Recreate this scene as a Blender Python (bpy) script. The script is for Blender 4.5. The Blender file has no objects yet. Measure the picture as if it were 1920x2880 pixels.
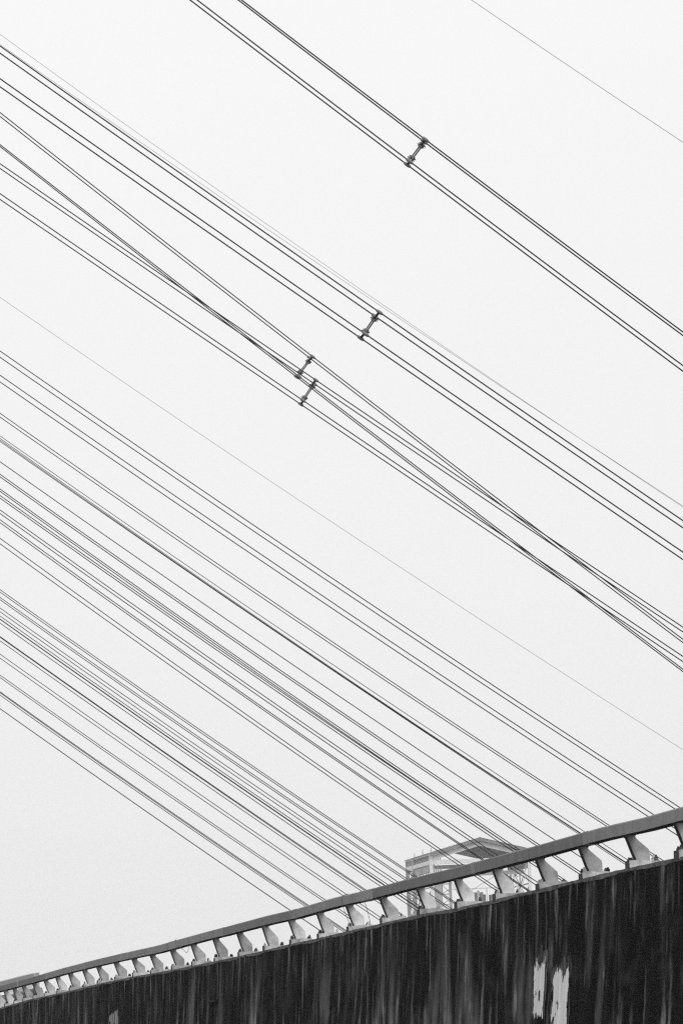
import bpy, math, random
import numpy as np
from mathutils import Vector, Matrix

random.seed(7)
sc = bpy.context.scene
col = sc.collection

# ------------------------------------------------------------------ camera
FPX = 16000.0                      # focal length in photo pixels (200 mm on a 24x36 portrait frame)
ROLL = math.radians(2.5)
PITCH = math.radians(5.615)
CAM = Vector((0.0, 0.0, 1.7))
cr, sr, cp, sp = math.cos(ROLL), math.sin(ROLL), math.cos(PITCH), math.sin(PITCH)
Uc = Vector((-sr * cp, cr * cp, -sp))             # world up, seen from the camera
Fc = Vector((0, 0, -1)) - Uc * Uc.dot(Vector((0, 0, -1)))
Fc.normalize()                                    # world forward
Xc = Fc.cross(Uc)                                 # world right
R = Matrix((Xc, Fc, Uc))                          # camera space -> world space
cam_data = bpy.data.cameras.new('camera')
cam = bpy.data.objects.new('camera', cam_data)
col.objects.link(cam)
cam.matrix_world = Matrix.Translation(CAM) @ R.to_4x4()
cam_data.sensor_fit = 'VERTICAL'
cam_data.sensor_height = 36.0
cam_data.sensor_width = 24.0
cam_data.lens = 36.0 * FPX / 2880.0
cam_data.clip_start = 0.5
cam_data.clip_end = 8000.0
sc.camera = cam

# ------------------------------------------------------------------ sky, sun, exposure
SUN_EL, SUN_AZ = math.radians(48), math.radians(150)   # behind the viewer, to the right
w = bpy.data.worlds.new('World')
sc.world = w
w.use_nodes = True
nt = w.node_tree
nt.nodes.clear()
out = nt.nodes.new('ShaderNodeOutputWorld')
bg = nt.nodes.new('ShaderNodeBackground')
sky = nt.nodes.new('ShaderNodeTexSky')
sky.sky_type = 'NISHITA'
sky.sun_disc = False
sky.sun_elevation = SUN_EL
sky.sun_rotation = SUN_AZ
sky.dust_density = 6.0
bw = nt.nodes.new('ShaderNodeRGBToBW')
nt.links.new(sky.outputs['Color'], bw.inputs[0])
m1 = nt.nodes.new('ShaderNodeMath'); m1.operation = 'MULTIPLY'; m1.inputs[1].default_value = 0.010
nt.links.new(bw.outputs[0], m1.inputs[0])
tc = nt.nodes.new('ShaderNodeTexCoord')
sx = nt.nodes.new('ShaderNodeSeparateXYZ')
nt.links.new(tc.outputs['Generated'], sx.inputs[0])
mr = nt.nodes.new('ShaderNodeMapRange')               # overcast: paler towards the zenith
mr.inputs['From Min'].default_value = 0.0
mr.inputs['From Max'].default_value = 1.0
mr.inputs['To Min'].default_value = 0.838
mr.inputs['To Max'].default_value = 1.30
nt.links.new(sx.outputs['Z'], mr.inputs['Value'])
ns = nt.nodes.new('ShaderNodeTexNoise')               # faint cloud tone
ns.inputs['Scale'].default_value = 6.0
ns.inputs['Detail'].default_value = 3.0
nt.links.new(tc.outputs['Generated'], ns.inputs['Vector'])
m3 = nt.nodes.new('ShaderNodeMath'); m3.operation = 'MULTIPLY_ADD'
m3.inputs[1].default_value = 0.05; m3.inputs[2].default_value = -0.025
nt.links.new(ns.outputs['Fac'], m3.inputs[0])
m2 = nt.nodes.new('ShaderNodeMath'); m2.operation = 'ADD'
nt.links.new(m1.outputs[0], m2.inputs[0]); nt.links.new(mr.outputs[0], m2.inputs[1])
m4 = nt.nodes.new('ShaderNodeMath'); m4.operation = 'ADD'
nt.links.new(m2.outputs[0], m4.inputs[0]); nt.links.new(m3.outputs[0], m4.inputs[1])
nt.links.new(m4.outputs[0], bg.inputs['Color'])
bg.inputs['Strength'].default_value = 1.0
nt.links.new(bg.outputs[0], out.inputs['Surface'])

sun_d = bpy.data.lights.new('sun', 'SUN')
sun_d.energy = 0.9
sun_d.angle = math.radians(25)
sun = bpy.data.objects.new('sun', sun_d)
col.objects.link(sun)
sdir = Vector((math.sin(SUN_AZ) * math.cos(SUN_EL), math.cos(SUN_AZ) * math.cos(SUN_EL), math.sin(SUN_EL)))
sun.rotation_euler = sdir.to_track_quat('Z', 'Y').to_euler()
sun.location = (0, 0, 60)

vs = sc.view_settings
vs.view_transform = 'Standard'
vs.look = 'None'
vs.exposure = 0.0
vs.gamma = 1.0
vs.use_curve_mapping = False
sc.render.engine = 'CYCLES'
cy = sc.cycles
cy.use_denoising = False
cy.use_adaptive_sampling = False
cy.max_bounces = 6
cy.volume_bounces = 1
cy.filter_width = 1.25


# ------------------------------------------------------------------ helpers
def ray(px, py):
    """world direction of a photo pixel, scaled to unit depth along the lens axis"""
    return R @ Vector(((px - 960.0) / FPX, (1440.0 - py) / FPX, -1.0))

def at(px, py, depth):
    return CAM + ray(px, py) * depth

class MB:
    def __init__(s):
        s.v, s.f, s.m = [], [], []
    def add(s, verts, faces, mi=0):
        b = len(s.v)
        s.v += [tuple(p) for p in verts]
        s.f += [tuple(i + b for i in f) for f in faces]
        s.m += [mi] * len(faces)
    def hexa(s, p, mi=0):
        """8 points: bottom ring 0-3, top ring 4-7"""
        s.add(p, [(3, 2, 1, 0), (4, 5, 6, 7), (0, 1, 5, 4), (1, 2, 6, 5), (2, 3, 7, 6), (3, 0, 4, 7)], mi)
    def box(s, c, ax, ay, az, mi=0):
        c = Vector(c)
        s.hexa([c - ax - ay - az, c + ax - ay - az, c + ax + ay - az, c - ax + ay - az,
                c - ax - ay + az, c + ax - ay + az, c + ax + ay + az, c - ax + ay + az], mi)
    def bar(s, a, b, w_, h, up=Vector((0, 0, 1)), mi=0):
        a, b = Vector(a), Vector(b)
        d = (b - a)
        if d.length < 1e-6:
            return
        d.normalize()
        side = d.cross(up)
        if side.length < 1e-3:
            side = d.cross(Vector((1, 0, 0)))
        side.normalize()
        u2 = side.cross(d)
        sx_, ux = side * w_ / 2, u2 * h / 2
        s.hexa([a - sx_ - ux, a + sx_ - ux, a + sx_ + ux, a - sx_ + ux,
                b - sx_ - ux, b + sx_ - ux, b + sx_ + ux, b - sx_ + ux], mi)
    def prism(s, poly, off, mi=0):
        """closed polygon of points extruded by the vector off"""
        n = len(poly)
        pts = [Vector(p) for p in poly] + [Vector(p) + off for p in poly]
        faces = [tuple(range(n - 1, -1, -1)), tuple(range(n, 2 * n))]
        faces += [(i, (i + 1) % n, n + (i + 1) % n, n + i) for i in range(n)]
        s.add(pts, faces, mi)
    def tube(s, pts, r, n=6, mi=0):
        pts = [Vector(p) for p in pts]
        rings = []
        for i, p in enumerate(pts):
            t = (pts[min(i + 1, len(pts) - 1)] - pts[max(i - 1, 0)]).normalized()
            a = t.cross(Vector((0, 0, 1)))
            if a.length < 1e-3:
                a = t.cross(Vector((1, 0, 0)))
            a.normalize()
            b = a.cross(t)
            rr = r[i] if isinstance(r, (list, tuple)) else r
            rings.append([p + (a * math.cos(2 * math.pi * k / n) + b * math.sin(2 * math.pi * k / n)) * rr for k in range(n)])
        verts = [q for g in rings for q in g]
        faces = []
        for i in range(len(pts) - 1):
            for k in range(n):
                k2 = (k + 1) % n
                faces.append((i * n + k, i * n + k2, (i + 1) * n + k2, (i + 1) * n + k))
        faces.append(tuple(range(n - 1, -1, -1)))
        faces.append(tuple(range((len(pts) - 1) * n, len(pts) * n)))
        s.add(verts, faces, mi)
    def build(s, name, mats, parent=None, origin=None, smooth=False, bevel=0.0):
        o_ = Vector(origin) if origin is not None else Vector((0, 0, 0))
        me = bpy.data.meshes.new(name)
        me.from_pydata([tuple(Vector(p) - o_) for p in s.v], [], s.f)
        mats = mats if isinstance(mats, (list, tuple)) else [mats]
        for mm in mats:
            me.materials.append(mm)
        me.polygons.foreach_set('material_index', s.m)
        if smooth:
            me.polygons.foreach_set('use_smooth', [True] * len(me.polygons))
        me.update()
        o = bpy.data.objects.new(name, me)
        col.objects.link(o)
        o.location = o_
        if parent is not None:
            o.parent = parent
            o.matrix_parent_inverse = parent_matrix(parent).inverted()
        if bevel:
            b = o.modifiers.new('edge', 'BEVEL')
            b.width = bevel
            b.segments = 2
            b.limit_method = 'ANGLE'
        return o

def parent_matrix(p):
    m = Matrix.Translation(p.location) @ p.rotation_euler.to_matrix().to_4x4()
    if p.parent is not None:
        m = parent_matrix(p.parent) @ p.matrix_parent_inverse @ m
    return m

def empty(name, loc):
    o = bpy.data.objects.new(name, None)
    col.objects.link(o)
    o.location = loc
    o.empty_display_size = 0.2
    return o

def tag(o, label=None, cat=None, group=None, kind=None):
    if label: o['label'] = label
    if cat: o['category'] = cat
    if group: o['group'] = group
    if kind: o['kind'] = kind
    return o

# ------------------------------------------------------------------ materials (the place is photographed in black and white)
def mat(name, base=0.3, rough=0.7, metal=0.0, var=0.0, scale=8.0, rnd=0.0, bump=0.0, stretch=(1, 1, 1), dirt=0.0, spec=0.3):
    m = bpy.data.materials.new(name)
    m.use_nodes = True
    t = m.node_tree
    b = t.nodes['Principled BSDF']
    b.inputs['Roughness'].default_value = rough
    b.inputs['Metallic'].default_value = metal
    b.inputs['Specular IOR Level'].default_value = spec
    co = t.nodes.new('ShaderNodeTexCoord')
    mp = t.nodes.new('ShaderNodeMapping')
    mp.inputs['Scale'].default_value = stretch
    t.links.new(co.outputs['Object'], mp.inputs['Vector'])
    n = t.nodes.new('ShaderNodeTexNoise')
    n.inputs['Scale'].default_value = scale
    n.inputs['Detail'].default_value = 6.0
    n.inputs['Roughness'].default_value = 0.65
    t.links.new(mp.outputs[0], n.inputs['Vector'])
    if rnd:
        oi = t.nodes.new('ShaderNodeObjectInfo')
        cmb = t.nodes.new('ShaderNodeMath'); cmb.operation = 'MULTIPLY'; cmb.inputs[1].default_value = 37.0
        t.links.new(oi.outputs['Random'], cmb.inputs[0])
        t.links.new(cmb.outputs[0], mp.inputs['Location'])
    r = t.nodes.new('ShaderNodeMapRange')
    r.inputs['From Min'].default_value = 0.3
    r.inputs['From Max'].default_value = 0.7
    r.inputs['To Min'].default_value = max(0.0, base * (1 - var))
    r.inputs['To Max'].default_value = base * (1 + var)
    t.links.new(n.outputs['Fac'], r.inputs['Value'])
    last = r.outputs[0]
    if rnd:
        rr = t.nodes.new('ShaderNodeMapRange')
        rr.inputs['To Min'].default_value = 1 - rnd
        rr.inputs['To Max'].default_value = 1 + rnd * 0.6
        t.links.new(oi.outputs['Random'], rr.inputs['Value'])
        mu = t.nodes.new('ShaderNodeMath'); mu.operation = 'MULTIPLY'
        t.links.new(last, mu.inputs[0]); t.links.new(rr.outputs[0], mu.inputs[1])
        last = mu.outputs[0]
    if dirt:
        n2 = t.nodes.new('ShaderNodeTexNoise')
        n2.inputs['Scale'].default_value = scale * 0.45
        n2.inputs['Detail'].default_value = 5.0
        t.links.new(mp.outputs[0], n2.inputs['Vector'])
        cr_ = t.nodes.new('ShaderNodeMapRange')
        cr_.inputs['From Min'].default_value = 0.52
        cr_.inputs['From Max'].default_value = 0.66
        cr_.inputs['To Min'].default_value = 1.0
        cr_.inputs['To Max'].default_value = 1.0 - dirt
        t.links.new(n2.outputs['Fac'], cr_.inputs['Value'])
        mu2 = t.nodes.new('ShaderNodeMath'); mu2.operation = 'MULTIPLY'
        t.links.new(last, mu2.inputs[0]); t.links.new(cr_.outputs[0], mu2.inputs[1])
        last = mu2.outputs[0]
    t.links.new(last, b.inputs['Base Color'])
    if bump:
        bp = t.nodes.new('ShaderNodeBump')
        bp.inputs['Strength'].default_value = bump
        bp.inputs['Distance'].default_value = 0.01
        t.links.new(n.outputs['Fac'], bp.inputs['Height'])
        t.links.new(bp.outputs[0], b.inputs['Normal'])
    return m

M = {}
M['cable'] = mat('aged aluminium cable', 0.024, 0.7, var=0.25, scale=3)
M['earth'] = mat('steel earth wire', 0.07, 0.6, var=0.2, scale=3)
M['casting'] = mat('grey cast aluminium', 0.17, 0.5, var=0.3, scale=25)
M['rubber'] = mat('black rubber joint', 0.025, 0.8, var=0.3, scale=20)
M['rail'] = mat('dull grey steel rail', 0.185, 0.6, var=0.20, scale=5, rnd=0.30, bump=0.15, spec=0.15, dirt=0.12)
M['sleeve'] = mat('pale rail joint sleeve', 0.25, 0.6, var=0.12, scale=9, rnd=0.25, spec=0.15)
M['web'] = mat('weathered galvanised plate', 0.62, 0.6, var=0.2, scale=9, rnd=0.42, dirt=0.30, spec=0.15)
M['flange'] = mat('grimy flange and dark rail bottom', 0.026, 0.85, var=0.4, scale=14, spec=0.05)
M['pad'] = mat('pale mortar pad', 0.52, 0.9, var=0.28, scale=14, rnd=0.3, bump=0.5, dirt=0.4, spec=0.1)
M['pad_end'] = mat('grimy mortar end', 0.065, 0.95, var=0.5, scale=16, bump=0.5, spec=0.05)
M['bolt'] = mat('rusty bolt', 0.07, 0.7, var=0.5, scale=40, rnd=0.9, spec=0.1)
M['bolt_pale'] = mat('galvanised bolt', 0.5, 0.6, var=0.4, scale=40, rnd=0.4, spec=0.15)
M['coping'] = mat('rough concrete edge', 0.12, 0.95, var=0.7, scale=9, bump=0.8, dirt=0.5, spec=0.05)
M['ground'] = mat('dull asphalt ground', 0.06, 0.95, var=0.3, scale=0.4)
M['paint'] = mat('peeling white paint', 0.66, 0.8, var=0.22, scale=7, stretch=(1, 1, 0.12), dirt=0.45, spec=0.1)
M['paint_under'] = mat('worn undercoat', 0.09, 0.9, var=0.6, scale=8, stretch=(1, 1, 0.15), dirt=0.8, spec=0.05)
M['paint_grey'] = mat('worn grey paint', 0.24, 0.8, var=0.45, scale=7, stretch=(1, 1, 0.12), dirt=0.7, spec=0.1)
M['frame_pale'] = mat('pale painted steel frame', 0.80, 0.7, var=0.14, scale=0.35, spec=0.1)
M['frame_grey'] = mat('grey painted steel lattice', 0.44, 0.7, var=0.22, scale=0.5, spec=0.1)
M['roof'] = mat('dark grey corrugated roofing', 0.21, 0.8, var=0.2, scale=0.5, stretch=(6, 1, 1), spec=0.1)
M['machine'] = mat('grey machinery casing', 0.30, 0.7, var=0.3, scale=0.6, spec=0.1)

def wall_material():
    m = bpy.data.materials.new('grime streaked concrete')
    m.use_nodes = True
    t = m.node_tree
    b = t.nodes['Principled BSDF']
    b.inputs['Roughness'].default_value = 0.95
    b.inputs['Specular IOR Level'].default_value = 0.03
    uv = t.nodes.new('ShaderNodeUVMap')
    uv.uv_map = 'along_up'
    src = [uv.outputs[0]]

    def noise(sx_, sy_, detail, off, rough=0.6):
        mp = t.nodes.new('ShaderNodeMapping')
        mp.inputs['Scale'].default_value = (sx_, sy_, 1)
        mp.inputs['Location'].default_value = (off, off * 0.37, off * 1.7)
        t.links.new(src[0], mp.inputs['Vector'])
        n = t.nodes.new('ShaderNodeTexNoise')
        n.inputs['Scale'].default_value = 1.0
        n.inputs['Detail'].default_value = detail
        n.inputs['Roughness'].default_value = rough
        t.links.new(mp.outputs[0], n.inputs['Vector'])
        return n.outputs['Fac']

    def rng(v, a, b_, c, d):
        r = t.nodes.new('ShaderNodeMapRange')
        for k, q in zip(('From Min', 'From Max', 'To Min', 'To Max'), (a, b_, c, d)):
            r.inputs[k].default_value = q
        t.links.new(v, r.inputs['Value'])
        return r.outputs[0]

    def op(o, a, b_):
        n = t.nodes.new('ShaderNodeMath')
        n.operation = o
        for i, q in enumerate((a, b_)):
            if isinstance(q, (int, float)):
                n.inputs[i].default_value = q
            else:
                t.links.new(q, n.inputs[i])
        return n.outputs[0]

    # uneven runs: the streak coordinate wanders a little on the way down
    wob = noise(1.3, 1.1, 3, 90.0)
    spx = t.nodes.new('ShaderNodeSeparateXYZ')
    t.links.new(uv.outputs[0], spx.inputs[0])
    cmx = t.nodes.new('ShaderNodeCombineXYZ')
    t.links.new(op('ADD', spx.outputs['X'], op('MULTIPLY', op('SUBTRACT', wob, 0.5), 0.40)), cmx.inputs['X'])
    t.links.new(spx.outputs['Y'], cmx.inputs['Y'])
    src[0] = cmx.outputs[0]
    depth = op('MULTIPLY', spx.outputs['Y'], -1.0)
    low = rng(op('ADD', depth, op('MULTIPLY', op('SUBTRACT', noise(0.7, 0.5, 4, 5.0), 0.5), 1.6)), 0.15, 1.1, 0.18, 1.0)
    base = rng(noise(1.6, 0.5, 5, 3.0), 0.30, 0.75, 0.0005, 0.009)
    l1 = rng(noise(1.0, 0.33, 2, 11.0, 0.5), 0.54, 0.70, 0.0, 0.12)          # broad washed-out runs
    l2 = rng(noise(2.4, 0.42, 2, 17.0, 0.5), 0.53, 0.72, 0.0, 0.28)
    l3 = rng(noise(4.2, 0.75, 3, 23.0, 0.5), 0.55, 0.72, 0.0, 0.23)          # pale drips
    lip = rng(noise(4.2, 0.7, 2, 33.0, 0.5), 0.57, 0.72, 0.0, 0.19)          # short drips from the edge
    edge_m = rng(op('ADD', depth, op('MULTIPLY', noise(3.0, 0.1, 3, 37.0), 0.9)), 0.35, 1.0, 1.0, 0.0)
    clump = rng(noise(0.55, 0.8, 3, 41.0), 0.42, 0.60, 0.10, 1.0)            # where the black crust has worn away
    clump2 = rng(noise(0.9, 0.7, 3, 47.0), 0.42, 0.60, 0.08, 1.0)
    brk = rng(noise(2.0, 2.0, 5, 77.0, 0.65), 0.40, 0.62, 0.15, 1.15)           # runs fade in and out
    blot = rng(noise(0.8, 1.6, 6, 83.0, 0.7), 0.50, 0.72, 0.0, 0.035)
    speck = rng(noise(20.0, 9.0, 3, 61.0), 0.3, 0.7, 0.70, 1.30)
    tot = op('ADD', op('ADD', base, op('MULTIPLY', op('ADD', op('ADD', l1, blot), op('MULTIPLY', op('MULTIPLY', l2, brk), clump)), low)),
             op('ADD', op('MULTIPLY', op('MULTIPLY', l3, brk), clump2), op('MULTIPLY', lip, edge_m)))
    tot = op('MULTIPLY', tot, speck)
    t.links.new(tot, b.inputs['Base Color'])
    bp = t.nodes.new('ShaderNodeBump')
    bp.inputs['Strength'].default_value = 0.4
    bp.inputs['Distance'].default_value = 0.01
    t.links.new(noise(9.0, 6.0, 6, 71.0), bp.inputs['Height'])
    t.links.new(bp.outputs[0], b.inputs['Normal'])
    return m
M['wall'] = wall_material()

# ------------------------------------------------------------------ ground
g = MB()
g.add([(-1900, -150, 0), (1900, -150, 0), (1900, 2500, 0), (-1900, 2500, 0)], [(0, 1, 2, 3)])
tag(g.build('ground', M['ground']), kind='structure')

# ------------------------------------------------------------------ parapet wall with its railing
VPX, VPY = -1313.0, 3114.5
RAILH = 0.45                                     # rail top above wall top
DIR = ray(VPX, VPY); DIR.z = 0; DIR.normalize()  # along the road, away from the viewer
OUT = Vector((-DIR.y, DIR.x, 0.0))               # towards the viewer's side of the wall
UP = Vector((0, 0, 1))

def depth_at(px):
    return RAILH * FPX / (0.043 * (px - VPX))
pA, pB = 1896.0, 82.0
EA = at(pA, 2411.0, depth_at(pA))                # outer top edge of the wall
EB = at(pB, 2811.0, depth_at(pB))
SLEN = (EB - EA).dot(DIR)
SLOPE = (EB.z - EA.z) / SLEN
SIDE = (EB - EA).dot(OUT) / SLEN

def edge(s):
    """outer top edge of the wall, s metres from the near reference"""
    p = EA + DIR * s + OUT * (SIDE * s) + UP * (SLOPE * s)
    return p + UP * float(np.interp(s, WS, WZ)) if WS else p
WS, WZ = [], []

def s_of_px(px):
    lo, hi = -30.0, 400.0
    for _ in range(60):
        mid = (lo + hi) / 2
        v = R.transposed() @ (edge(mid) - CAM)
        q = 960 + FPX * v.x / -v.z
        if q > px: lo = mid
        else: hi = mid
    return (lo + hi) / 2

def residual(table, lift):
    """height by which a measured line of the photo departs from the straight grade"""
    out_ = []
    for (x, y) in table:
        q = s_of_px(x)
        v = R.transposed() @ (edge(q) + UP * lift - CAM)
        out_.append((q, ((1440 - FPX * v.y / -v.z) - y) * -v.z / FPX))
    out_.sort()
    return [p[0] for p in out_], [p[1] for p in out_]
RS, RZ = residual(((0, 2773), (122, 2739), (184, 2720), (286, 2694), (347, 2680), (449, 2659), (510, 2641), (592, 2618), (640, 2606), (762, 2573), (836, 2557),
                   (950, 2522), (1048, 2500), (1146, 2473), (1280, 2441), (1427, 2401), (1525, 2375), (1631, 2344), (1709, 2322), (1823, 2297), (1920, 2269)), RAILH)
ws_, wz_ = residual(((0, 2836), (82, 2811), (196, 2787), (278, 2766), (371, 2747), (482, 2729), (539, 2718), (604, 2705), (734, 2677), (811, 2657), (889, 2641),
                   (975, 2620), (1069, 2598), (1179, 2572), (1280, 2556), (1386, 2532), (1509, 2502), (1627, 2473), (1760, 2442), (1896, 2413)), 0.0)
WS += ws_
WZ += [0.8 * z for z in wz_]
PX = (35, 61, 90, 122, 155, 191, 231, 270, 319, 369, 420, 477, 535, 597, 664, 735, 809, 888, 970, 1064, 1168, 1274, 1382, 1502, 1623, 1754, 1892)
post_s = [s_of_px(x + 12 * (x - VPX) / 3205.0) for x in PX]
post_s.sort()
post_s = [post_s[0] - 2 * (post_s[1] - post_s[0]), post_s[0] - (post_s[1] - post_s[0])] + post_s + [post_s[-1] + k_ * (post_s[-1] - post_s[-2]) for k_ in (1, 2, 3)]
STEP = (post_s[-1] - post_s[0]) / (len(post_s) - 1)
print('post spacing', STEP, 'wall top z', edge(0).z, edge(SLEN).z)

S0, S1 = post_s[0] - 2.0, post_s[-1] + 6.0
def bat(dz):
    dz = max(dz, 0.0)
    return 0.055 * dz + 0.016 * min(dz, 2.0) ** 2

wall_root = empty('parapet_wall', edge(SLEN * 0.3) * 1.0)
wall_root.location.z = 0
tag(wall_root, 'tall black grime-streaked concrete wall carrying the post railing', 'wall')
def wall_z(s):
    return edge(s).z
nS, nZ = 90, 14
verts, faces, uvs = [], [], []
for i in range(nS + 1):
    s = S0 + (S1 - S0) * i / nS
    e = edge(s) - UP * 0.03
    for j in range(nZ + 1):
        dz = e.z * j / nZ
        verts.append(e - UP * dz + OUT * bat(dz))
        uvs.append((s, -dz))
for i in range(nS):
    for j in range(nZ):
        a = i * (nZ + 1) + j
        faces.append((a, a + 1, a + nZ + 2, a + nZ + 1))
nfront = len(faces)
b0 = len(verts)                                   # back and top, to give it its thickness
for i in range(nS + 1):
    s = S0 + (S1 - S0) * i / nS
    e = edge(s) - UP * 0.03 - OUT * 0.55
    verts += [e, Vector((e.x, e.y, 0))]
    uvs += [(s, 0), (s, -4)]
for i in range(nS):
    a, a2 = i * (nZ + 1), (i + 1) * (nZ + 1)
    k, k2 = b0 + 2 * i, b0 + 2 * i + 2
    faces.append((a, a2, k2, k))
    faces.append((k, k2, k2 + 1, k + 1))
me = bpy.data.meshes.new('wall_body')
me.from_pydata([tuple(v - wall_root.location) for v in verts], [], faces)
ul = me.uv_layers.new(name='along_up')
for lp in me.loops:
    ul.data[lp.index].uv = uvs[lp.vertex_index]
me.materials.append(M['wall'])
me.update()
wb = bpy.data.objects.new('wall_body', me)
col.objects.link(wb)
wb.parent = wall_root

# rough pale edge along the top of the wall
def coping(s_a, s_b):
    mb = MB()
    n = max(2, int((s_b - s_a) / 0.16))
    ring = []
    for i in range(n + 1):
        s = s_a + (s_b - s_a) * i / n
        e = edge(s)
        h = 0.038 + 0.010 * math.sin(s * 2.1) + random.uniform(-0.006, 0.006)
        tz = random.uniform(-0.004, 0.004)
        o1 = random.uniform(0.004, 0.014)
        ring.append([e - UP * h + OUT * o1, e - UP * 0.004 + OUT * (o1 * 0.6), e + UP * tz - OUT * 0.012, e - OUT * 0.50, e - UP * 0.06 - OUT * 0.50, e - UP * 0.06 - OUT * 0.02])
    v = [p for r_ in ring for p in r_]
    f = []
    for i in range(n):
        for k in range(6):
            k2 = (k + 1) % 6
            f.append((i * 6 + k, i * 6 + k2, (i + 1) * 6 + k2, (i + 1) * 6 + k))
    f.append((5, 4, 3, 2, 1, 0)); f.append(tuple(n * 6 + k for k in range(6)))
    mb.add(v, f)
    return mb
seg = (S1 - S0) / 10
for k in range(10):
    coping(S0 + seg * k + (0.006 if k else 0), S0 + seg * (k + 1)).build('coping', M['coping'], wall_root)

# patches of white paint left on the face
import mathutils
NZ = mathutils.noise.noise
def s_on_face(px, dz):
    lo, hi = -30.0, 400.0
    for _ in range(50):
        mid = (lo + hi) / 2
        v = R.transposed() @ (edge(mid) - UP * dz + OUT * bat(dz) - CAM)
        if 960 + FPX * v.x / -v.z > px: lo = mid
        else: hi = mid
    return lo
def paint_patch(x0, x1, y0, y1, lean, seed, hole, mtl, proud=0.006):
    mb = MB()
    nx, ny = 36, 90
    zm = (y0 + y1) / 2
    s_a, s_b = s_on_face(x0, zm), s_on_face(x1, zm)
    def P(i, j):
        s = s_a + (s_b - s_a) * i / nx
        dz = y0 + (y1 - y0) * j / ny
        return edge(s) - UP * dz + OUT * (bat(dz - 0.03) + proud)
    for i in range(nx):
        x = i / nx
        top = 0.10 + 0.16 * NZ(Vector((x * 5 + seed, 0.3, 0))) + 0.10 * NZ(Vector((x * 17 + seed, 4.3, 0))) + (0.10 * (1 - x) if lean else 0)
        bot = 0.93 + 0.12 * NZ(Vector((x * 6 + seed, 8.3, 0))) + 0.09 * NZ(Vector((x * 19 + seed, 2.3, 0)))
        for j in range(ny):
            q = j / ny
            if q < top or q > bot:
                continue
            el = 0.05 + 0.16 * NZ(Vector((0.2 + seed, q * 3.5, 0))) + 0.05 * NZ(Vector((1.2 + seed, q * 16, 0)))
            er = 0.04 + 0.10 * NZ(Vector((9.2 + seed, q * 3.0, 0))) + 0.04 * NZ(Vector((7.2 + seed, q * 14, 0)))
            if x < el or x > 1 - er:
                continue
            hv = NZ(Vector((x * 4.5 + seed, q * 5.5, 3.1))) + 0.5 * NZ(Vector((x * 14 + seed, q * 9, 6.1)))
            if hv > hole + 0.5 * x - 0.25 * q:
                continue
            mb.add([P(i, j), P(i + 1, j), P(i + 1, j + 1), P(i, j + 1)], [(0, 1, 2, 3)])
    o = mb.build('paint_patch', M[mtl], wall_root)
    return o
def drop_at(px, py):
    """metres below the wall top of a photo pixel on the face"""
    s = s_of_px(px); e = edge(s)
    v = R.transposed() @ (e - CAM)
    return (py - (1440 - FPX * v.y / -v.z)) * (-v.z) / FPX
for (x0, x1, y0, y1, lean, seed, hole, mtl) in ((1499, 1531, 2678, 2866, True, 3, 0.30, 'paint'), (1551, 1597, 2702, 2930, True, 8, 0.36, 'paint'), (306, 334, 2838, 2915, False, 5, 0.30, 'paint_grey')):
    xm = (x0 + x1) / 2
    paint_patch(x0, x1, drop_at(xm, y0), drop_at(xm, y1), lean, seed, hole, mtl)
for (x0, x1, y0, y1, seed) in ((1493, 1537, 2655, 2880, 13), (1545, 1603, 2680, 2930, 19)):     # worn undercoat showing round the white
    xm = (x0 + x1) / 2
    paint_patch(x0, x1, drop_at(xm, y0), drop_at(xm, y1), False, seed, 0.10, 'paint_under', 0.003)
s_ = s_of_px(604); d_ = drop_at(604, 2815)
fx = MB()
fx.box(edge(s_) - UP * d_ + OUT * (bat(d_) + 0.03), DIR * 0.55, OUT * 0.03, UP * 0.018)
fx.build('drip_bar', M['flange'], wall_root)

# ------------------------------------------------------------------ railing
rail_root = empty('bridge_railing', edge(SLEN * 0.3))
tag(rail_root, 'grey box-section steel rail on leaning plate posts along the dark wall', 'railing')
SC = RAILH / 0.5
def railz(s):
    """small dips and humps of the rail along its length (metres)"""
    return 0.75 * float(np.interp(s, RS, RZ)) - float(np.interp(s, WS, WZ))

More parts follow.
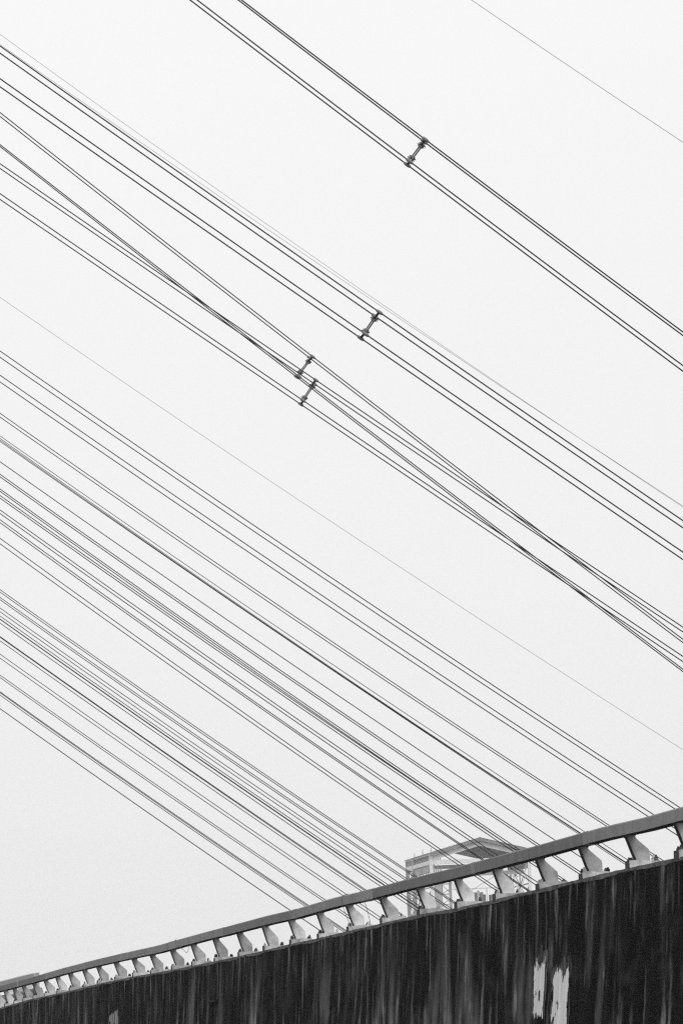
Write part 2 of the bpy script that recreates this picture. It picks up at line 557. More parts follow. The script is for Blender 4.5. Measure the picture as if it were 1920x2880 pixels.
def make_post(s, idx):
    e = edge(s) + UP * 0.0
    rz = railz(s)
    o_in = lambda u, v: e - OUT * (0.075 + u) + UP * v      # u inward, v up
    hw = 0.006
    jit = random.uniform(-0.004, 0.004)
    w_j = random.uniform(-0.006, 0.006)
    prof = [(0.0, 0.035), (0.0, 0.062), (-0.007, 0.090), (-0.020, 0.120), (-0.105 * SC, 0.37 * SC + rz),
            (0.020, 0.37 * SC + rz), (0.006, 0.325 * SC + rz), (0.030, 0.295 * SC + rz), (0.145 * SC + w_j, 0.170 + w_j), (0.152 * SC + w_j, 0.150), (0.152 * SC + w_j, 0.035)]
    mb = MB()
    mb.prism([o_in(u, v) - DIR * hw for u, v in prof], DIR * 2 * hw)
    post = mb.build('post', M['web'], rail_root, origin=o_in(0.05, 0.0))
    # flange along the outer edge
    fl = MB()
    fw = 0.045
    pts = prof[:5]
    t = 0.010
    ring = []
    for (u, v) in pts:
        for du, dd in ((-t, -fw), (-t, fw), (-0.0005, fw), (-0.0005, -fw)):
            ring.append(o_in(u + du, v + 0.001) + DIR * dd)
    f = []
    for i in range(len(pts) - 1):
        for k in range(4):
            k2 = (k + 1) % 4
            f.append((i * 4 + k, i * 4 + k2, i * 4 + 4 + k2, i * 4 + 4 + k))
    f += [(3, 2, 1, 0), tuple(16 + k for k in range(4))]
    fl.add(ring, f)
    fl.build('flange', M['flange'], post, origin=o_in(0.05, 0.0))
    # mortar pad, rough block whose weathered outer end is black
    pd = MB()
    u0, u1 = -0.085 + random.uniform(-.006, .006), 0.26 + random.uniform(-.02, .02)
    L = 0.115
    hgt = 0.062
    nn = 7
    rows = []
    for i in range(nn):
        u = u0 + (u1 - u0) * i / (nn - 1)
        hh = hgt + random.uniform(-0.011, 0.009) - (0.02 if i == nn - 1 else 0) - (0.004 if i == 0 else 0)
        ll = L + random.uniform(-0.014, 0.014)
        rows.append([o_in(u, -0.02) - DIR * ll, o_in(u, -0.02) + DIR * ll, o_in(u, hh) + DIR * (ll - .012), o_in(u, hh) - DIR * (ll - .012)])
    v = [p for r_ in rows for p in r_]
    f, mi = [], []
    for i in range(nn - 1):
        for k in range(4):
            k2 = (k + 1) % 4
            f.append((i * 4 + k, i * 4 + k2, i * 4 + 4 + k2, i * 4 + 4 + k))
            mi.append(0)
    f += [(3, 2, 1, 0), tuple((nn - 1) * 4 + k for k in range(4))]
    mi += [1, 0]
    pd.add(v, f); pd.m = mi
    pd.build('base_pad', [M['pad'], M['pad_end']], post, origin=o_in(0.05, 0.0))
    # anchor bolts
    for (u, d_) in ((-0.052, -0.065), (-0.052, 0.065), (0.185, -0.065), (0.185, 0.065)):
        if random.random() < 0.06:
            continue
        hh = random.uniform(0.036, 0.058)
        bt = MB()
        c = o_in(u, hgt - 0.006) + DIR * d_
        bt.tube([c, c + UP * (hh * 0.6)], 0.022, 6)
        bt.tube([c + UP * (hh * 0.6 - 0.001), c + UP * hh + OUT * random.uniform(-.004, .004)], [0.013, 0.011], 6)
        bt.build('anchor_bolt', M[random.choice(('bolt', 'bolt', 'bolt_pale'))], post, origin=o_in(0.05, 0.0))
    return post
for i, s in enumerate(post_s):
    make_post(s, i)

# the rail: box sections jointed every few posts, each butting on the next
joints = [S0]
k = 0
s = post_s[0] + STEP * 0.35
while s < S1 - 1:
    joints.append(s)
    s += STEP * (2.5 if k % 2 else 3.0)
    k += 1
joints.append(S1)
RB, RT, RD0, RD1 = 0.305 * SC, 0.500 * SC - 0.008, -0.115 * SC, 0.02
RB = 0.348 * SC
rails = []
for a, b in zip(joints[:-1], joints[1:]):
    mb = MB()
    n = max(2, int((b - a) / 0.7))
    ring = []
    ch = 0.012
    for i in range(n + 1):
        s = a + 0.004 + (b - a - 0.008) * i / n
        e = edge(s) - OUT * 0.075 + UP * railz(s)
        q = [(RD0, RB + .006), (RD0, RT - ch), (RD0 + ch, RT), (RD1 - ch, RT), (RD1, RT - ch), (RD1, RB + .006), (RD1 - .006, RB), (RD0 + .006, RB)]
        ring += [e - OUT * u + UP * v for u, v in q]
    f = []
    for i in range(n):
        for kk in range(8):
            k2 = (kk + 1) % 8
            f.append((i * 8 + kk, i * 8 + k2, i * 8 + 8 + k2, i * 8 + 8 + kk))
    f += [tuple(range(7, -1, -1)), tuple(n * 8 + kk for kk in range(8))]
    mb.add(ring, f)
    mb.m = [1 if (j < n * 8 and j % 8 in (5, 6, 7)) else 0 for j in range(len(f))]  # bottom face and lower chamfers coloured darker than the rest of the rail
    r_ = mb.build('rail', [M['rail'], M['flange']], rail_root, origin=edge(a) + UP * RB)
    rails.append(r_)
for jn, r_ in zip(joints[1:-1], rails):
    mb = MB()
    hl = random.choice((0.12, 0.18, 0.55))
    ring = []
    g_ = 0.0018
    for s in (jn - hl, jn + hl):
        e = edge(s) - OUT * 0.075 + UP * railz(s)
        q = [(RD0 - g_, RB - g_ + .006), (RD0 - g_, RT + g_ - .006), (RD0 + .006, RT + g_), (RD1, RT + g_), (RD1 + g_, RB), (RD1, RB - g_), (RD0 + .006, RB - g_)]
        ring += [e - OUT * u + UP * v for u, v in q]
    f = [(kk, (kk + 1) % 7, 7 + (kk + 1) % 7, 7 + kk) for kk in range(7)]
    f += [tuple(range(6, -1, -1)), tuple(range(7, 14))]
    mb.add(ring, f)
    mb.build('sleeve', M['sleeve'], r_, origin=edge(jn) + UP * RB)

# ------------------------------------------------------------------ the second railing, beyond the bend
far_root = empty('far_railing', at(50, 2760, 180))
tag(far_root, 'pale end of a second railing curving away behind the first rail', 'railing')
fp = [(107, 2741.5, 187), (92, 2744, 184), (70, 2749, 181), (40, 2756.5, 178), (0, 2767, 174), (-60, 2784, 168), (-140, 2810, 160)]
def far_pt(i):
    return at(*fp[i])
mb = MB()
hh = 0.068
ring = []
for i in range(1, len(fp)):
    p = far_pt(i)
    q = [(-0.05, -hh), (-0.05, hh), (0.05, hh), (0.05, -hh)]
    ring += [p + OUT * (-u) + UP * v for u, v in q]
f = []
n = len(fp) - 2
for i in range(n):
    for kk in range(4):
        k2 = (kk + 1) % 4
        f.append((i * 4 + kk, i * 4 + k2, i * 4 + 4 + k2, i * 4 + 4 + kk))
f += [(3, 2, 1, 0), tuple(n * 4 + kk for kk in range(4))]
mb.add(ring, f)
fr = mb.build('rail', M['sleeve'], far_root, origin=far_pt(3), bevel=0.008)
mb = MB()
mb.bar(far_pt(0), far_pt(1) + (far_pt(2) - far_pt(1)) * 0.05, 0.112, 2 * hh + 0.012)
mb.build('end_cap', M['web'], fr, origin=far_pt(0))
for i, tt in enumerate((0.55, 1.6, 2.6, 3.4, 4.2, 4.9, 5.5)):
    a = int(tt); p = far_pt(a).lerp(far_pt(a + 1), tt - a)
    mb = MB()
    b0_ = p - UP * 0.40
    prof = [(0.0, 0.0), (-0.03, 0.14), (-0.09, 0.34), (0.03, 0.34), (0.14, 0.16), (0.14, 0.0)]
    mb.prism([b0_ - OUT * u + UP * v - DIR * 0.03 for u, v in prof], DIR * 0.06)
    mb.build('post', M['web'], far_root, origin=b0_)
far_wall = MB()
ring = []
for i in range(1, len(fp)):
    p = far_pt(i) - UP * 0.40
    q = [(-0.15, -p.z), (-0.15, 0), (0.3, 0), (0.3, -p.z)]
    ring += [p - OUT * u + UP * v for u, v in q]
far_wall.add(ring, f)
fw_ = far_wall.build('far_parapet_wall', M['coping'], origin=Vector((far_pt(3).x, far_pt(3).y, 0)))
tag(fw_, 'rough grey parapet wall under the second railing, seen through the first posts', 'wall')

# ------------------------------------------------------------------ loose wires caught on the railing
def loose(pts, dz, label, r=0.0035):
    P = []
    for (x, y, push) in pts:
        s = s_of_px(x)
        d = (R.transposed() @ (edge(s) - CAM)).z * -1
        P.append(at(x, y, d) + OUT * push)
    # smooth by subdivision
    for _ in range(2):
        Q = [P[0]]
        for a, b in zip(P[:-1], P[1:]):
            Q += [a.lerp(b, .25), a.lerp(b, .75)]
        Q.append(P[-1]); P = Q
    mb = MB(); mb.tube(P, r, 5)
    o = mb.build('loose_wire', M['earth'], origin=P[0])
    tag(o, label, 'wire', 'loose wires caught on the railing')
loose([(1001, 2513, .10), (990, 2517, .12), (986, 2530, .12), (987, 2552, .10), (992, 2580, .08), (998, 2600, .06), (1005, 2618, .05), (1004, 2632, .05), (1008, 2648, .05)], 0,
      'loose wire looped over the grey rail and hanging down the black wall')
loose([(1025, 2538, 0), (1030, 2550, 0), (1035, 2570, 0), (1040, 2590, 0), (1042, 2606, 0)], 0,
      'short loose wire hanging straight from the rail in a gap between posts')
loose([(513, 2640, .10), (511, 2650, .11), (514, 2660, .08), (519, 2670, .02), (525, 2682, 0), (530, 2672, 0), (531, 2662, 0)], 0,
      'small curl of wire hooked under the rail between two posts')

# ------------------------------------------------------------------ power lines
def cable_points(samples, dL, dR, x0=-260, x1=2600, zmin=0.4, deg=2, n=26):
    xs = [p[0] for p in samples]; ys = [p[1] for p in samples]
    c = np.polyfit(xs, ys, min(deg, len(xs) - 1))
    A = at(0, float(np.polyval(c, 0)), dL)
    B = at(1920, float(np.polyval(c, 1920)), dR)
    nrm = Vector((B.y - A.y, A.x - B.x, 0))           # the cable hangs in one vertical plane
    pts = []
    for i in range(n + 1):
        x = x0 + (x1 - x0) * i / n
        d = ray(x, float(np.polyval(c, x)))
        p = CAM + d * ((A - CAM).dot(nrm) / d.dot(nrm))
        if p.z < zmin:
            break
        pts.append(p)
    def point(px):
        d = ray(px, float(np.polyval(c, px)))
        return CAM + d * ((A - CAM).dot(nrm) / d.dot(nrm))
    return pts, point

CR = 0.0138                                          # conductor radius

def ellipsoid(mb, c, ax, ay, az, n=8, m_=6, mi=0):
    """rounded clamp body, long axis ax"""
    rings = []
    for i in range(m_ + 1):
        t = -1 + 2 * i / m_
        rr = math.sqrt(max(0.0, 1 - abs(t) ** 2.6)) * 0.92 + 0.08
        if i in (0, m_): rr = 0.38
        rings.append([c + ax * t + (ay * math.cos(2 * math.pi * k / n) + az * math.sin(2 * math.pi * k / n)) * rr for k in range(n)])
    v = [p for r_ in rings for p in r_]
    f = []
    for i in range(m_):
        for k in range(n):
            k2 = (k + 1) % n
            f.append((i * n + k, i * n + k2, (i + 1) * n + k2, (i + 1) * n + k))
    f += [tuple(range(n - 1, -1, -1)), tuple(range(m_ * n, m_ * n + n))]
    mb.add(v, f, mi)

def bundle(samples4, depth, spacer_x, label):
    cs = [cable_points(smp, depth + (0.0, 0.47, 0.0, 0.47)[i], depth * 0.985 + (0.0, 0.47, 0.0, 0.47)[i]) for i, smp in enumerate(samples4)]
    P = [cs[i][1](spacer_x[i]) for i in range(4)]
    root = empty('conductor_bundle', (P[0] + P[1] + P[2] + P[3]) / 4)
    tag(root, label, 'power line', 'four-cable bundles fitted with spacers')
    for pts, _ in cs:
        mb = MB(); mb.tube(pts, CR, 8)
        mb.build('conductor', M['cable'], root, origin=pts[len(pts) // 2], smooth=True)
    C0 = sum(P, Vector()) / 4
    vdir = (cs[0][1](spacer_x[0] + 40) - cs[0][1](spacer_x[0] - 40)).normalized()     # along the cable
    ctop, cbot = (P[0] + P[1]) / 2, (P[2] + P[3]) / 2
    u = (ctop - cbot); u -= vdir * u.dot(vdir); h = u.length; u.normalize()
    wd = u.cross(vdir).normalized()                                                    # depth across the bundle
    if (P[1] - P[0]).dot(wd) < 0: wd = -wd
    wh = 0.235
    fb = MB()
    q0, q1 = C0 - u * h * 0.20, C0 + u * h * 0.20
    for sgn in (-1, 1):
        fb.bar(q0 - u * 0.03 + wd * sgn * 0.055 + vdir * sgn * 0.012, q1 + u * 0.03 + wd * sgn * 0.055 + vdir * sgn * 0.012, 0.029, 0.029, up=vdir)
    for q, sg in ((q0, -1), (q1, 1)):
        fb.box(q + u * sg * 0.035, vdir * 0.030, u * 0.040, wd * 0.10)
        for sgn in (-1, 1):
            fb.box(q + u * sg * 0.05 + wd * sgn * 0.10, vdir * 0.042, u * 0.048, wd * 0.016)
    spc = fb.build('spacer', M['casting'], root, origin=C0, bevel=0.004)
    for i in range(4):
        top = i < 2
        base = (q1 if top else q0) + u * (0.05 if top else -0.05) + wd * (-1 if i % 2 == 0 else 1) * 0.10
        tip = P[i]
        ar = MB()
        mid = base.lerp(tip, 0.55)
        ar.bar(base, mid, 0.030, 0.034, up=vdir)
        ar.build('joint_link', M['rubber'], spc, origin=base)
        ar = MB()
        ar.bar(mid - (tip - base) * 0.04, tip, 0.040, 0.050, up=vdir)
        ar.build('clamp_arm', M['rubber'] if i in (0, 3) else M['casting'], spc, origin=mid)
        cl = MB()
        ellipsoid(cl, tip, vdir * 0.088, u * 0.036, wd * 0.036)
        cl.build('clamp', M['casting'], spc, origin=tip, smooth=True)
        bl = MB()
        for sgn in (-1, 1):
            c = base + vdir * sgn * 0.046 + u * (0.016 * sgn)
            bl.tube([c, c + vdir * sgn * 0.026], 0.013, 6)
            c = base + vdir * sgn * 0.044 - u * (0.020 * sgn) + wd * 0.02
            bl.tube([c, c + vdir * sgn * 0.018], 0.011, 6)
        bl.build('bolt', M['rubber'], spc, origin=base)
    return root

A4 = [[(679.1, 0), (740, 45.9), (1073.3, 300), (1185, 384.5), (1680, 756), (1920, 934.5)],
      [(669.9, 0), (740, 53.3), (1062.2, 300), (1184, 392.5), (1680, 765.8), (1920, 944.5)],
      [(554.8, 0), (960, 308.9), (1680, 850.8), (1920, 1029)],
      [(534.9, 0), (960, 323.7), (1680, 866), (1920, 1045)]]
B4 = [[(0, 128.7), (480, 467.6), (960, 804.4), (1200, 970.5), (1680, 1301), (1920, 1465)],
      [(0, 148.9), (480, 487.9), (960, 824.3), (1200, 990.4), (1680, 1321), (1920, 1485.2)],
      [(0, 220.8), (480, 557.9), (960, 893.2), (1200, 1059.2), (1680, 1389), (1920, 1553.8)],
      [(0, 243.5), (480, 579.3), (960, 913.5), (1200, 1080.4), (1680, 1410), (1920, 1574.5)]]
C4 = [[(0, 315.7), (480, 692.6), (960, 1066.1), (1200, 1250.1), (1680, 1617.4), (1920, 1798.8)],
      [(0, 326.7), (480, 703), (960, 1076.1), (1200, 1260.2), (1680, 1626.6), (1920, 1808.3)],
      [(0, 406), (480, 779.5), (960, 1150.3), (1200, 1335.5), (1680, 1701), (1920, 1883)],
      [(0, 411.1), (480, 786.1), (960, 1157.2), (1200, 1342.4), (1680, 1707.4), (1920, 1889.9)]]
D4 = [[(0, 459.6), (480, 790.2), (960, 1118.2), (1200, 1280.4), (1680, 1604), (1920, 1764.8)],
      [(0, 472.9), (480, 803.7), (960, 1131.5), (1200, 1294.2), (1680, 1617.4), (1920, 1778)],
      [(0, 543.8), (480, 873.2), (960, 1199.6), (1200, 1362), (1680, 1686), (1920, 1847)],
      [(0, 560.2), (480, 888.2), (960, 1214.6), (1680, 1700.8), (1920, 1861.5)]]
bundle(A4, 112, (1196, 1191.5, 1150.9, 1144.6), 'four-cable bundle with spacer crossing the sky above the two hair-thin wires')
bundle(B4, 116, (1066.6, 1053.4, 1027.3, 1013.6), 'thick four-cable bundle with spacer running just under two hair-thin wires')
bundle(C4, 146, (879.2, 870.4, 840.6, 833.0), 'steeper of the two four-cable spacer bundles that cross each other')
bundle(D4, 140, (887.7, 883.4, 851.3, 846.0), 'shallower of the two crossing four-cable bundles, its spacer in front')

def single(name, samples, dL, dR, label, group, r=CR, mtl='cable', cat='cable'):
    pts, _ = cable_points(samples, dL, dR)
    mb = MB(); mb.tube(pts, r, 6)
    o = mb.build(name, M[mtl], origin=pts[len(pts) // 2], smooth=True)
    return tag(o, label, cat, group)

ER = 0.0066
single('earth_wire', [(1325, 0), (1680, 240.5), (1920, 401)], 140, 136, 'lone thin wire high above all the cable bundles', None, ER, 'earth', 'wire')
for smp in ([(0, 95.8), (480, 440.2), (960, 776.8), (1200, 942.2), (1700, 1280.3), (1920, 1427)],
            [(0, 124.4), (480, 458.1), (960, 786), (1200, 947.5), (1700, 1280.0), (1920, 1423.7)]):
    single('earth_wire', smp, 190, 186, ('upper' if smp[0][1] < 100 else 'lower') + ' of the two hair-thin grey wires just above the thick spacer bundle', 'pair of hair-thin wires', ER, 'earth', 'wire')
single('earth_wire', [(0, 835.6), (561.9, 1220), (720, 1326), (960, 1486.4), (1200, 1644.3), (1685.7, 1960), (1920, 2109.2)], 190, 186,
       'lone hair-thin wire in the empty sky between the spacer bundles and the lower cables', None, ER, 'earth', 'wire')

ORD = {2: ('upper', 'lower'), 3: ('highest', 'middle', 'lowest'), 4: ('highest', 'second highest', 'third highest', 'lowest'),
       6: ('highest', 'second highest', 'third highest', 'fourth highest', 'fifth highest', 'lowest')}
def rows(label, group, dL, dR, table):
    """one cable for each row, listed from the highest down"""
    for i, ys in enumerate(table):
        single('power_cable', list(zip(XS, ys)), dL, dR, r=(0.0115 if 'merges' in label else 0.0142 if dL < 200 else 0.0165), label=(ORD[len(table)][i] + ' ' + label) if len(table) > 1 else label, group=group)

XS = (0, 480, 960, 1200, 1680)
rows('of the four widely spaced cables that lead the lower cable field', 'topmost four of the lower cables', 168, 150,
     [(986.5, 1318, 1643.6, 1804.6, 2121.2), (1004.1, 1335.1, 1659.6, 1819.9, 2135),
      (1054.7, 1386, 1711.7, 1872.4, 2189.1), (1073.3, 1404.4, 1728.5, 1888.8, 2204.6)])
XS = (0, 480, 720, 960, 1200)
rows('of the close black pair just under the four widely spaced cables', 'close pair under the topmost four', 190, 170,
     [(1161.6, 1495.4, 1659.4, 1822.7, 1983.4), (1172.3, 1505.3, 1669, 1831.4, 1991.8)])
rows('cable in the tight strand of four that merges into a thick black line', 'tight merging strand of cables', 195, 175,
     [(1225.3, 1558.8, 1723.4, 1885.4, 2046.9), (1232.5, 1568.8, 1734.5, 1898, 2058.3),
      (1237.1, 1572.6, 1737, 1900.2, 2060.8), (1240.9, 1574.8, 1738.9, 1902.2, 2063.2)])
rows('lone power cable just below the thick merging strand', None, 185, 165,
     [(1298.0, 1633.4, 1798.9, 1962.8, 2123.9)])
rows('cable of the narrow pair below the lone cable under the thick strand', 'narrow pair of cables', 205, 182,
     [(1333.2, 1671.3, 1838, 2002.5, 2165), (1340.4, 1678.5, 1845.3, 2009.7, 2172.4)])
rows('cable of the narrow four whose middle two converge', 'narrow four converging cables', 210, 185,
     [(1374.4, 1716.5, 1884.2, 2050.4, 2214.5), (1381, 1723, 1890.8, 2057.6, 2221.4),
      (1392.8, 1731, 1896.4, 2061.7, 2223.5), (1400.2, 1738.4, 1904.2, 2069.1, 2231.8)])
rows('cable of the four just below the narrow converging set', 'evenly spaced cable pairs', 215, 188,
     [(1433.4, 1774.1, 1942, 2107.7, 2271.9), (1443.6, 1784.7, 1952, 2118.4, 2282.3),
      (1460.9, 1806.6, 1976.2, 2143.8, 2309.1), (1469.3, 1813.5, 1982.3, 2149, 2313.7)])
rows('cable of the pair crossing the roofed tower, empty sky beneath', 'pair meeting the tower eaves', 220, 192,
     [(1513.3, 1859.1, 2028.5, 2196.9, 2362.7), (1528.7, 1872.4, 2041, 2208.1, 2372.3)])
XS = (0, 480, 720, 960)
rows('thin cable of the four that top the lowest dense band', 'upper four of the lowest band', 245, 205,
     [(1657.6, 1995.6, 2160.3, 2324.1), (1664.5, 2002.4, 2166.8, 2329.7), (1679.3, 2017.9, 2183.7, 2347.8), (1685.9, 2024.2, 2190.1, 2353.8)])
rows('thin cable of the six in the middle of the lowest dense band', 'middle of the lowest band', 250, 208,
     [(1709.2, 2046.2, 2211.2, 2374.4), (1719.9, 2057.1, 2222, 2384.9), (1731.8, 2070.4, 2236.2, 2400.2),
      (1740.2, 2078, 2243, 2407.5), (1741.3, 2079.5, 2245, 2409.3), (1751.7, 2089.5, 2254.9, 2418.8)])
rows('thin cable of the three, two merged, under the dense band of six', 'merged pair and companion', 255, 210,
     [(1789.3, 2127.3, 2292.3, 2456.8), (1791.6, 2130, 2295.1, 2460.6), (1801.5, 2139, 2304.6, 2468.3)])
rows('thin cable of the two loose pairs near the foot of the field', 'two spread pairs', 260, 214,
     [(1839, 2176.8, 2342.2, 2506.2), (1850.2, 2187.5, 2352.5, 2516), (1897.9, 2234.6, 2399.5, 2561.6), (1904.8, 2241.5, 2405.8, 2568.5)])
XS = (0, 480, 720)
rows('thin cable of the tight three beside the single lowest cable', 'tight three cables', 262, 216,
     [(1944.8, 2282.1, 2446.6), (1947.7, 2285.5, 2450.2), (1954.4, 2291.3, 2455.5)])
single('power_cable', [(0, 1992.4), (480, 2329.5), (720, 2494.9)], 225, 190, 'lowest power cable, with only empty sky beneath it', None, 0.0175)

# ------------------------------------------------------------------ roofed steel tower far behind
TD = 1500.0
def tp(px, py, back=0.0):
    """a point of the tower: pixel position on its front plane, then metres away from the viewer"""
    return at(px, py, TD) + tback * back
tfwd = ray(1346, 2450); tfwd.z = 0; tfwd.normalize()
tright = Vector((tfwd.y, -tfwd.x, 0))
tback = (tfwd * 46.0 - tright * 7.1) / 46.0            # axis of the shed, running away and a little left
tback.normalize()
tfront = Vector((-tback.y, tback.x, 0))                # across the front: viewer's left is +
tfront = -tfront if tfront.dot(tright) > 0 else tfront
apex = at(1346, 2357, TD)
HWID = 139 * TD / FPX                                  # half width of the front
EAVE = apex.z - 36.5 * TD / FPX
BACK = 46.0
c0 = Vector((apex.x, apex.y, 0))
def T(x, z, b=0.0):
    """tower coordinates: x across to the viewer's right, z height, b metres back"""
    return c0 - tfront * x + UP * z + tback * b
px_ = TD / FPX
tower = empty('roofed_steel_tower', c0)
tag(tower, 'pale hazy steel frame tower with a low gabled roof behind the railing', 'tower')
def part(name, mtl, fn):
    mb = MB(); fn(mb)
    return mb.build(name, M[mtl], tower, origin=T(0, EAVE))
MID = BACK * 0.70
rise = apex.z - EAVE
TB = EAVE - 2.5
for (x, b, wdt, mtl) in ((-HWID, 0, 0.85, 'frame_pale'), (HWID, 0, 0.80, 'frame_pale'), (-HWID, BACK, 0.6, 'frame_grey'), (HWID, BACK, 0.6, 'frame_grey'),
                         (-HWID, MID, 0.85, 'frame_grey'), (HWID, MID, 0.6, 'frame_grey')):
    part('column', mtl, lambda mb: mb.bar(T(x, 0, b), T(x, EAVE - 0.1, b), wdt, wdt, up=tback))
for sgn in (-1, 1):
    def rf(mb):
        over = 1.03
        a0, a1 = T(0, apex.z, -1.2), T(sgn * HWID * over, EAVE - rise * 0.03, -1.2)
        n_ = (tback.cross(a1 - a0)).normalized()
        if n_.z < 0: n_ = -n_
        bk = tback * (BACK + 3)
        t_ = n_ * 0.14
        mb.hexa([a0, a1, a1 + bk, a0 + bk, a0 + t_, a1 + t_, a1 + bk + t_, a0 + bk + t_])
    part('roof_slope', 'roof', rf)
    for k in range(1, 6):
        q = k / 6
        part('purlin', 'roof', lambda mb: mb.bar(T(sgn * HWID * q, apex.z - rise * q - 0.2, -1.0), T(sgn * HWID * q, apex.z - rise * q - 0.2, BACK + 1.0), 0.2, 0.3))
    for b, mtl in ((0.0, 'frame_pale'), (MID, 'frame_grey'), (BACK, 'frame_pale')):
        part('rafter', mtl, lambda mb: mb.bar(T(0, apex.z - 1.42, b), T(sgn * (HWID - 0.43), EAVE - 1.42 + 0.05, b), 0.5, 1.15))
    part('verge_board', 'roof', lambda mb: mb.bar(T(0, apex.z - 0.40, -1.25), T(sgn * HWID * 1.03, EAVE - rise * 0.03 - 0.40, -1.25), 0.15, 0.72))
    part('verge_rib', 'frame_pale', lambda mb: mb.bar(T(0, apex.z + 0.22, -1.2), T(sgn * HWID * 1.03, EAVE - rise * 0.03 + 0.22, -1.2), 0.2, 0.14))
    # sides: eaves truss, clad bay, side beam
    part('side_beam', 'frame_pale', lambda mb: mb.bar(T(sgn * HWID, TB, 0.5), T(sgn * HWID, TB, BACK - 0.4), 0.6, 1.05))
    part('side_beam', 'frame_grey', lambda mb: mb.bar(T(sgn * (HWID - 0.5), TB - 1.5, 0.5), T(sgn * (HWID - 0.5), TB - 1.5, BACK * 0.66), 1.0, 1.7))
    part('eaves_beam', 'frame_grey', lambda mb: mb.bar(T(sgn * HWID, EAVE - 0.35, 0.5), T(sgn * HWID, EAVE - 0.35, BACK), 0.4, 0.5))
    part('eaves_cladding', 'roof', lambda mb: mb.bar(T(sgn * (HWID - 0.25), EAVE - 1.05, 0.6), T(sgn * (HWID - 0.25), EAVE - 1.05, MID - 0.5), 0.15, 0.95))
    n_b = 9
    eb = []
    for k in range(n_b):
        b0_, b1_ = MID + (BACK - MID) * k / n_b, MID + (BACK - MID) * (k + 0.5) / n_b
        if k % 2 == 0:
            eb.append(((TB + 0.5, b0_), (EAVE - 0.6, b1_ + 0.8)))
        eb.append(((EAVE - 0.6, b1_), (TB + 0.5, b1_ + 1.5)))
    for k in range(6):
        b0_ = 3 + (MID - 5) * k / 6
        eb.append(((TB + 0.5, b0_), (EAVE - 1.5, b0_ + 2.5)))
    for (p_, q_) in eb:
        part('eaves_brace', 'frame_grey', lambda mb: mb.bar(T(sgn * HWID, *p_), T(sgn * HWID, *q_), 0.2, 0.2))
    # tall lattice sides, one panel for each storey of each bay
    levels = [TB - 0.5, TB - 6.5, TB - 12.5, TB - 18.5, TB - 24.5]
    for z0, z1 in zip(levels[:-1], levels[1:]):
        for b0_, b1_ in ((MID, BACK), (MID * 0.5, MID), (0.5, MID * 0.5)):
            def lat(mb):
                mb.bar(T(sgn * HWID, z0, b0_), T(sgn * HWID, z1, b1_), 0.2, 0.2)
                mb.bar(T(sgn * HWID, z1, b0_), T(sgn * HWID, z0, b1_), 0.2, 0.2)
                mb.bar(T(sgn * HWID, z1, b0_), T(sgn * HWID, z1, b1_), 0.25, 0.3)
                if b1_ < BACK - 1:
                    mb.bar(T(sgn * HWID, z0, b1_), T(sgn * HWID, z1, b1_), 0.3, 0.3, up=tback)
            part('lattice_panel', 'frame_grey', lat)
    # short truss web inside the corner
    def web_(mb):
        for k in range(5):
            x = sgn * (HWID - 2.0 - k * 1.15)
            zt = apex.z - 1.9 - rise * abs(x) / HWID
            x2 = sgn * (HWID - 2.0 - (k + 0.7) * 1.15)
            mb.bar(T(x, TB + 0.5, MID), T(x, zt + 0.3, MID), 0.26, 0.26, up=tback)
            mb.bar(T(x, TB + 0.5, MID), T(x2, zt + 0.3, MID), 0.2, 0.2, up=tback)
    part('truss_web', 'frame_grey', web_)
for k in range(9):
    b_ = 2.0 + k * 5.2
    part('roof_mast', 'frame_grey', lambda mb: mb.bar(T(-HWID * (0.96 - 0.05 * (k % 3)), EAVE + 0.2, b_), T(-HWID * (0.96 - 0.05 * (k % 3)), EAVE + 1.3 + 0.4 * (k % 2), b_), 0.1, 0.1, up=tback))
for k in range(7):
    x_ = -HWID + 1.2 + k * 0.62
    part('side_bar', 'frame_grey', lambda mb: mb.bar(T(x_, TB - 8.5, 9 + k), T(x_, TB - 0.8, 9 + k), 0.2, 0.2, up=tback))
part('tie_beam', 'frame_pale', lambda mb: mb.bar(T(-HWID + 0.43, TB, 0), T(HWID - 0.4, TB, 0), 0.6, 1.1))
part('tie_beam', 'roof', lambda mb: mb.bar(T(-HWID + 0.43, TB - 0.2, MID), T(HWID - 0.4, TB - 0.2, MID), 0.8, 0.9))
part('tie_beam', 'frame_pale', lambda mb: mb.bar(T(-HWID + 0.43, TB + 0.2, BACK), T(HWID - 0.4, TB + 0.2, BACK), 0.6, 0.8))
part('crane_girder', 'frame_grey', lambda mb: mb.bar(T(-HWID + 0.6, TB - 1.3, 1.5), T(-2.5, TB - 0.9, 12), 0.6, 1.0))
part('crane_girder', 'frame_grey', lambda mb: mb.bar(T(-1.0, TB - 3.35, 2.5), T(HWID - 1.2, TB - 3.35, 2.5), 0.9, 1.05))
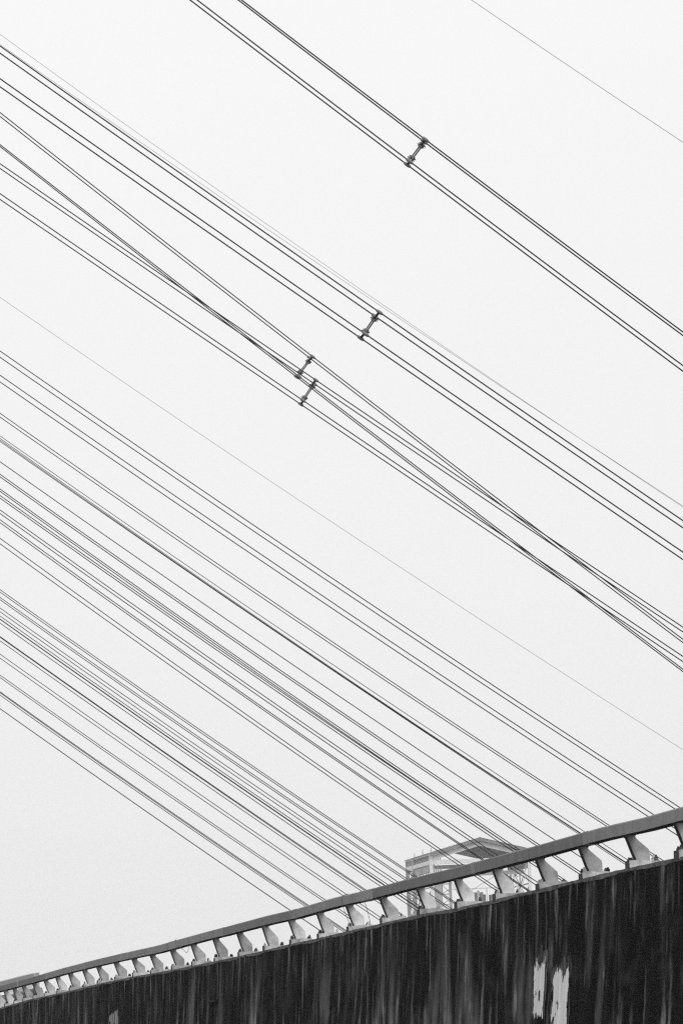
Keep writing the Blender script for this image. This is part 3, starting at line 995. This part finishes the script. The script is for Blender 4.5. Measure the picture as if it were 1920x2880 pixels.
# lattice legs: four chords each, braced
def lattice_leg(mb, x, b, wd_, top, bot, step):
    for dx in (0, wd_):
        for db in (0, wd_):
            mb.bar(T(x + dx, bot, b + db), T(x + dx, top, b + db), 0.32, 0.32, up=tback)
    z = top
    while z > bot:
        mb.bar(T(x, z, b), T(x + wd_, z - step, b), 0.18, 0.18, up=tback)
        mb.bar(T(x + wd_, z - step * 0.5, b + wd_), T(x, z - step, b + wd_), 0.18, 0.18, up=tback)
        mb.bar(T(x, z, b), T(x + wd_, z, b), 0.24, 0.3)
        z -= step
part('lattice_leg', 'frame_grey', lambda mb: lattice_leg(mb, -HWID + 3.1, 4, 2.5, TB - 3, TB - 26, 2.7))
part('lattice_leg', 'frame_grey', lambda mb: lattice_leg(mb, -HWID - 0.1, BACK - 4, 1.3, TB - 0.7, TB - 26, 2.4))
part('lattice_leg', 'frame_grey', lambda mb: lattice_leg(mb, HWID - 4.3, 6, 2.2, TB + 0.3, TB - 3.8, 1.6))
part('wall_sheet', 'frame_grey', lambda mb: mb.bar(T(-HWID + 1.0, TB - 9.2, 3.0), T(-HWID + 3.0, TB - 9.2, 3.0), 0.2, 10.5))
for (xa, za, xb_, zb) in ((HWID - 0.3, TB - 0.4, HWID - 2.6, TB - 9.5), (HWID - 4.4, TB - 3.8, HWID - 2.6, TB - 9.2), (HWID - 5.4, TB - 3.8, HWID - 5.4, TB - 11)):
    part('raking_leg', 'frame_pale', lambda mb: mb.bar(T(xa, za, 1.0), T(xb_, zb, 1.0), 0.38, 0.38, up=tback))
for (xa, za, xb_, zb) in ((-2.0, TB - 7.6, 4.6, TB - 3.9), (-8.4, TB - 11.6, -2.2, TB - 8.0), (-8.0, TB - 4.2, -5.5, TB - 9.0), (-8.4, TB - 7.2, 4.5, TB - 7.2)):
    part('tie_rod', 'frame_grey', lambda mb: mb.bar(T(xa, za, 3), T(xb_, zb, 3), 0.15, 0.15))
part('hanger', 'frame_grey', lambda mb: mb.bar(T(1.9, TB - 7.2, 3), T(1.9, TB - 11.5, 3), 0.16, 0.16, up=tback))
part('hanger', 'frame_grey', lambda mb: mb.bar(T(0.4, TB + 0.5, 3), T(0.4, TB + 1.5, 3), 0.14, 0.14, up=tback))
part('hanger', 'frame_grey', lambda mb: mb.bar(T(4.6, TB - 7.2, 5), T(4.6, TB - 11.5, 5), 0.14, 0.14, up=tback))
def mach(mb):
    z = TB - 8.0
    mb.box(T(0.1, z - 2.4, 10), tright * 1.55, tback * 2, UP * 2.3)
    mb.box(T(2.05, z - 2.9, 10), tright * 0.36, tback * 1.8, UP * 2.2)
    mb.box(T(-1.8, z - 3.0, 10), tright * 0.32, tback * 1.8, UP * 2.2)
    mb.box(T(0.0, z - 5.2, 10), tright * 9.5, tback * 2.5, UP * 0.4)
    mb.box(T(4.3, z - 2.9, 10), tright * 0.55, tback * 1.6, UP * 2.1)
part('machine_house', 'machine', mach)
part('exhaust_stack', 'frame_pale', lambda mb: mb.tube([T(0.3, TB - 13, 7.5), T(0.3, TB - 7.9, 7.5), T(0.3, TB - 7.6, 7.5)], [0.33, 0.33, 0.2], 10))

# ------------------------------------------------------------------ haze
hz = MB()
HT = apex.z + 1.2                                     # just above the tower's ridge
hz.box((0, 1170, (HT - 1) / 2), Vector((1960, 0, 0)), Vector((0, 1400, 0)), Vector((0, 0, (HT + 1) / 2)))
ho = hz.build('haze', [])
tag(ho, kind='stuff')
hm = bpy.data.materials.new('pale haze')
hm.use_nodes = True
ht = hm.node_tree
ht.nodes.clear()
hout = ht.nodes.new('ShaderNodeOutputMaterial')
pv = ht.nodes.new('ShaderNodeVolumePrincipled')
pv.inputs['Color'].default_value = (0.95, 0.95, 0.95, 1)
pv.inputs['Density'].default_value = 0.00012
pv.inputs['Anisotropy'].default_value = 0.2
ht.links.new(pv.outputs[0], hout.inputs['Volume'])
ho.data.materials.append(hm)
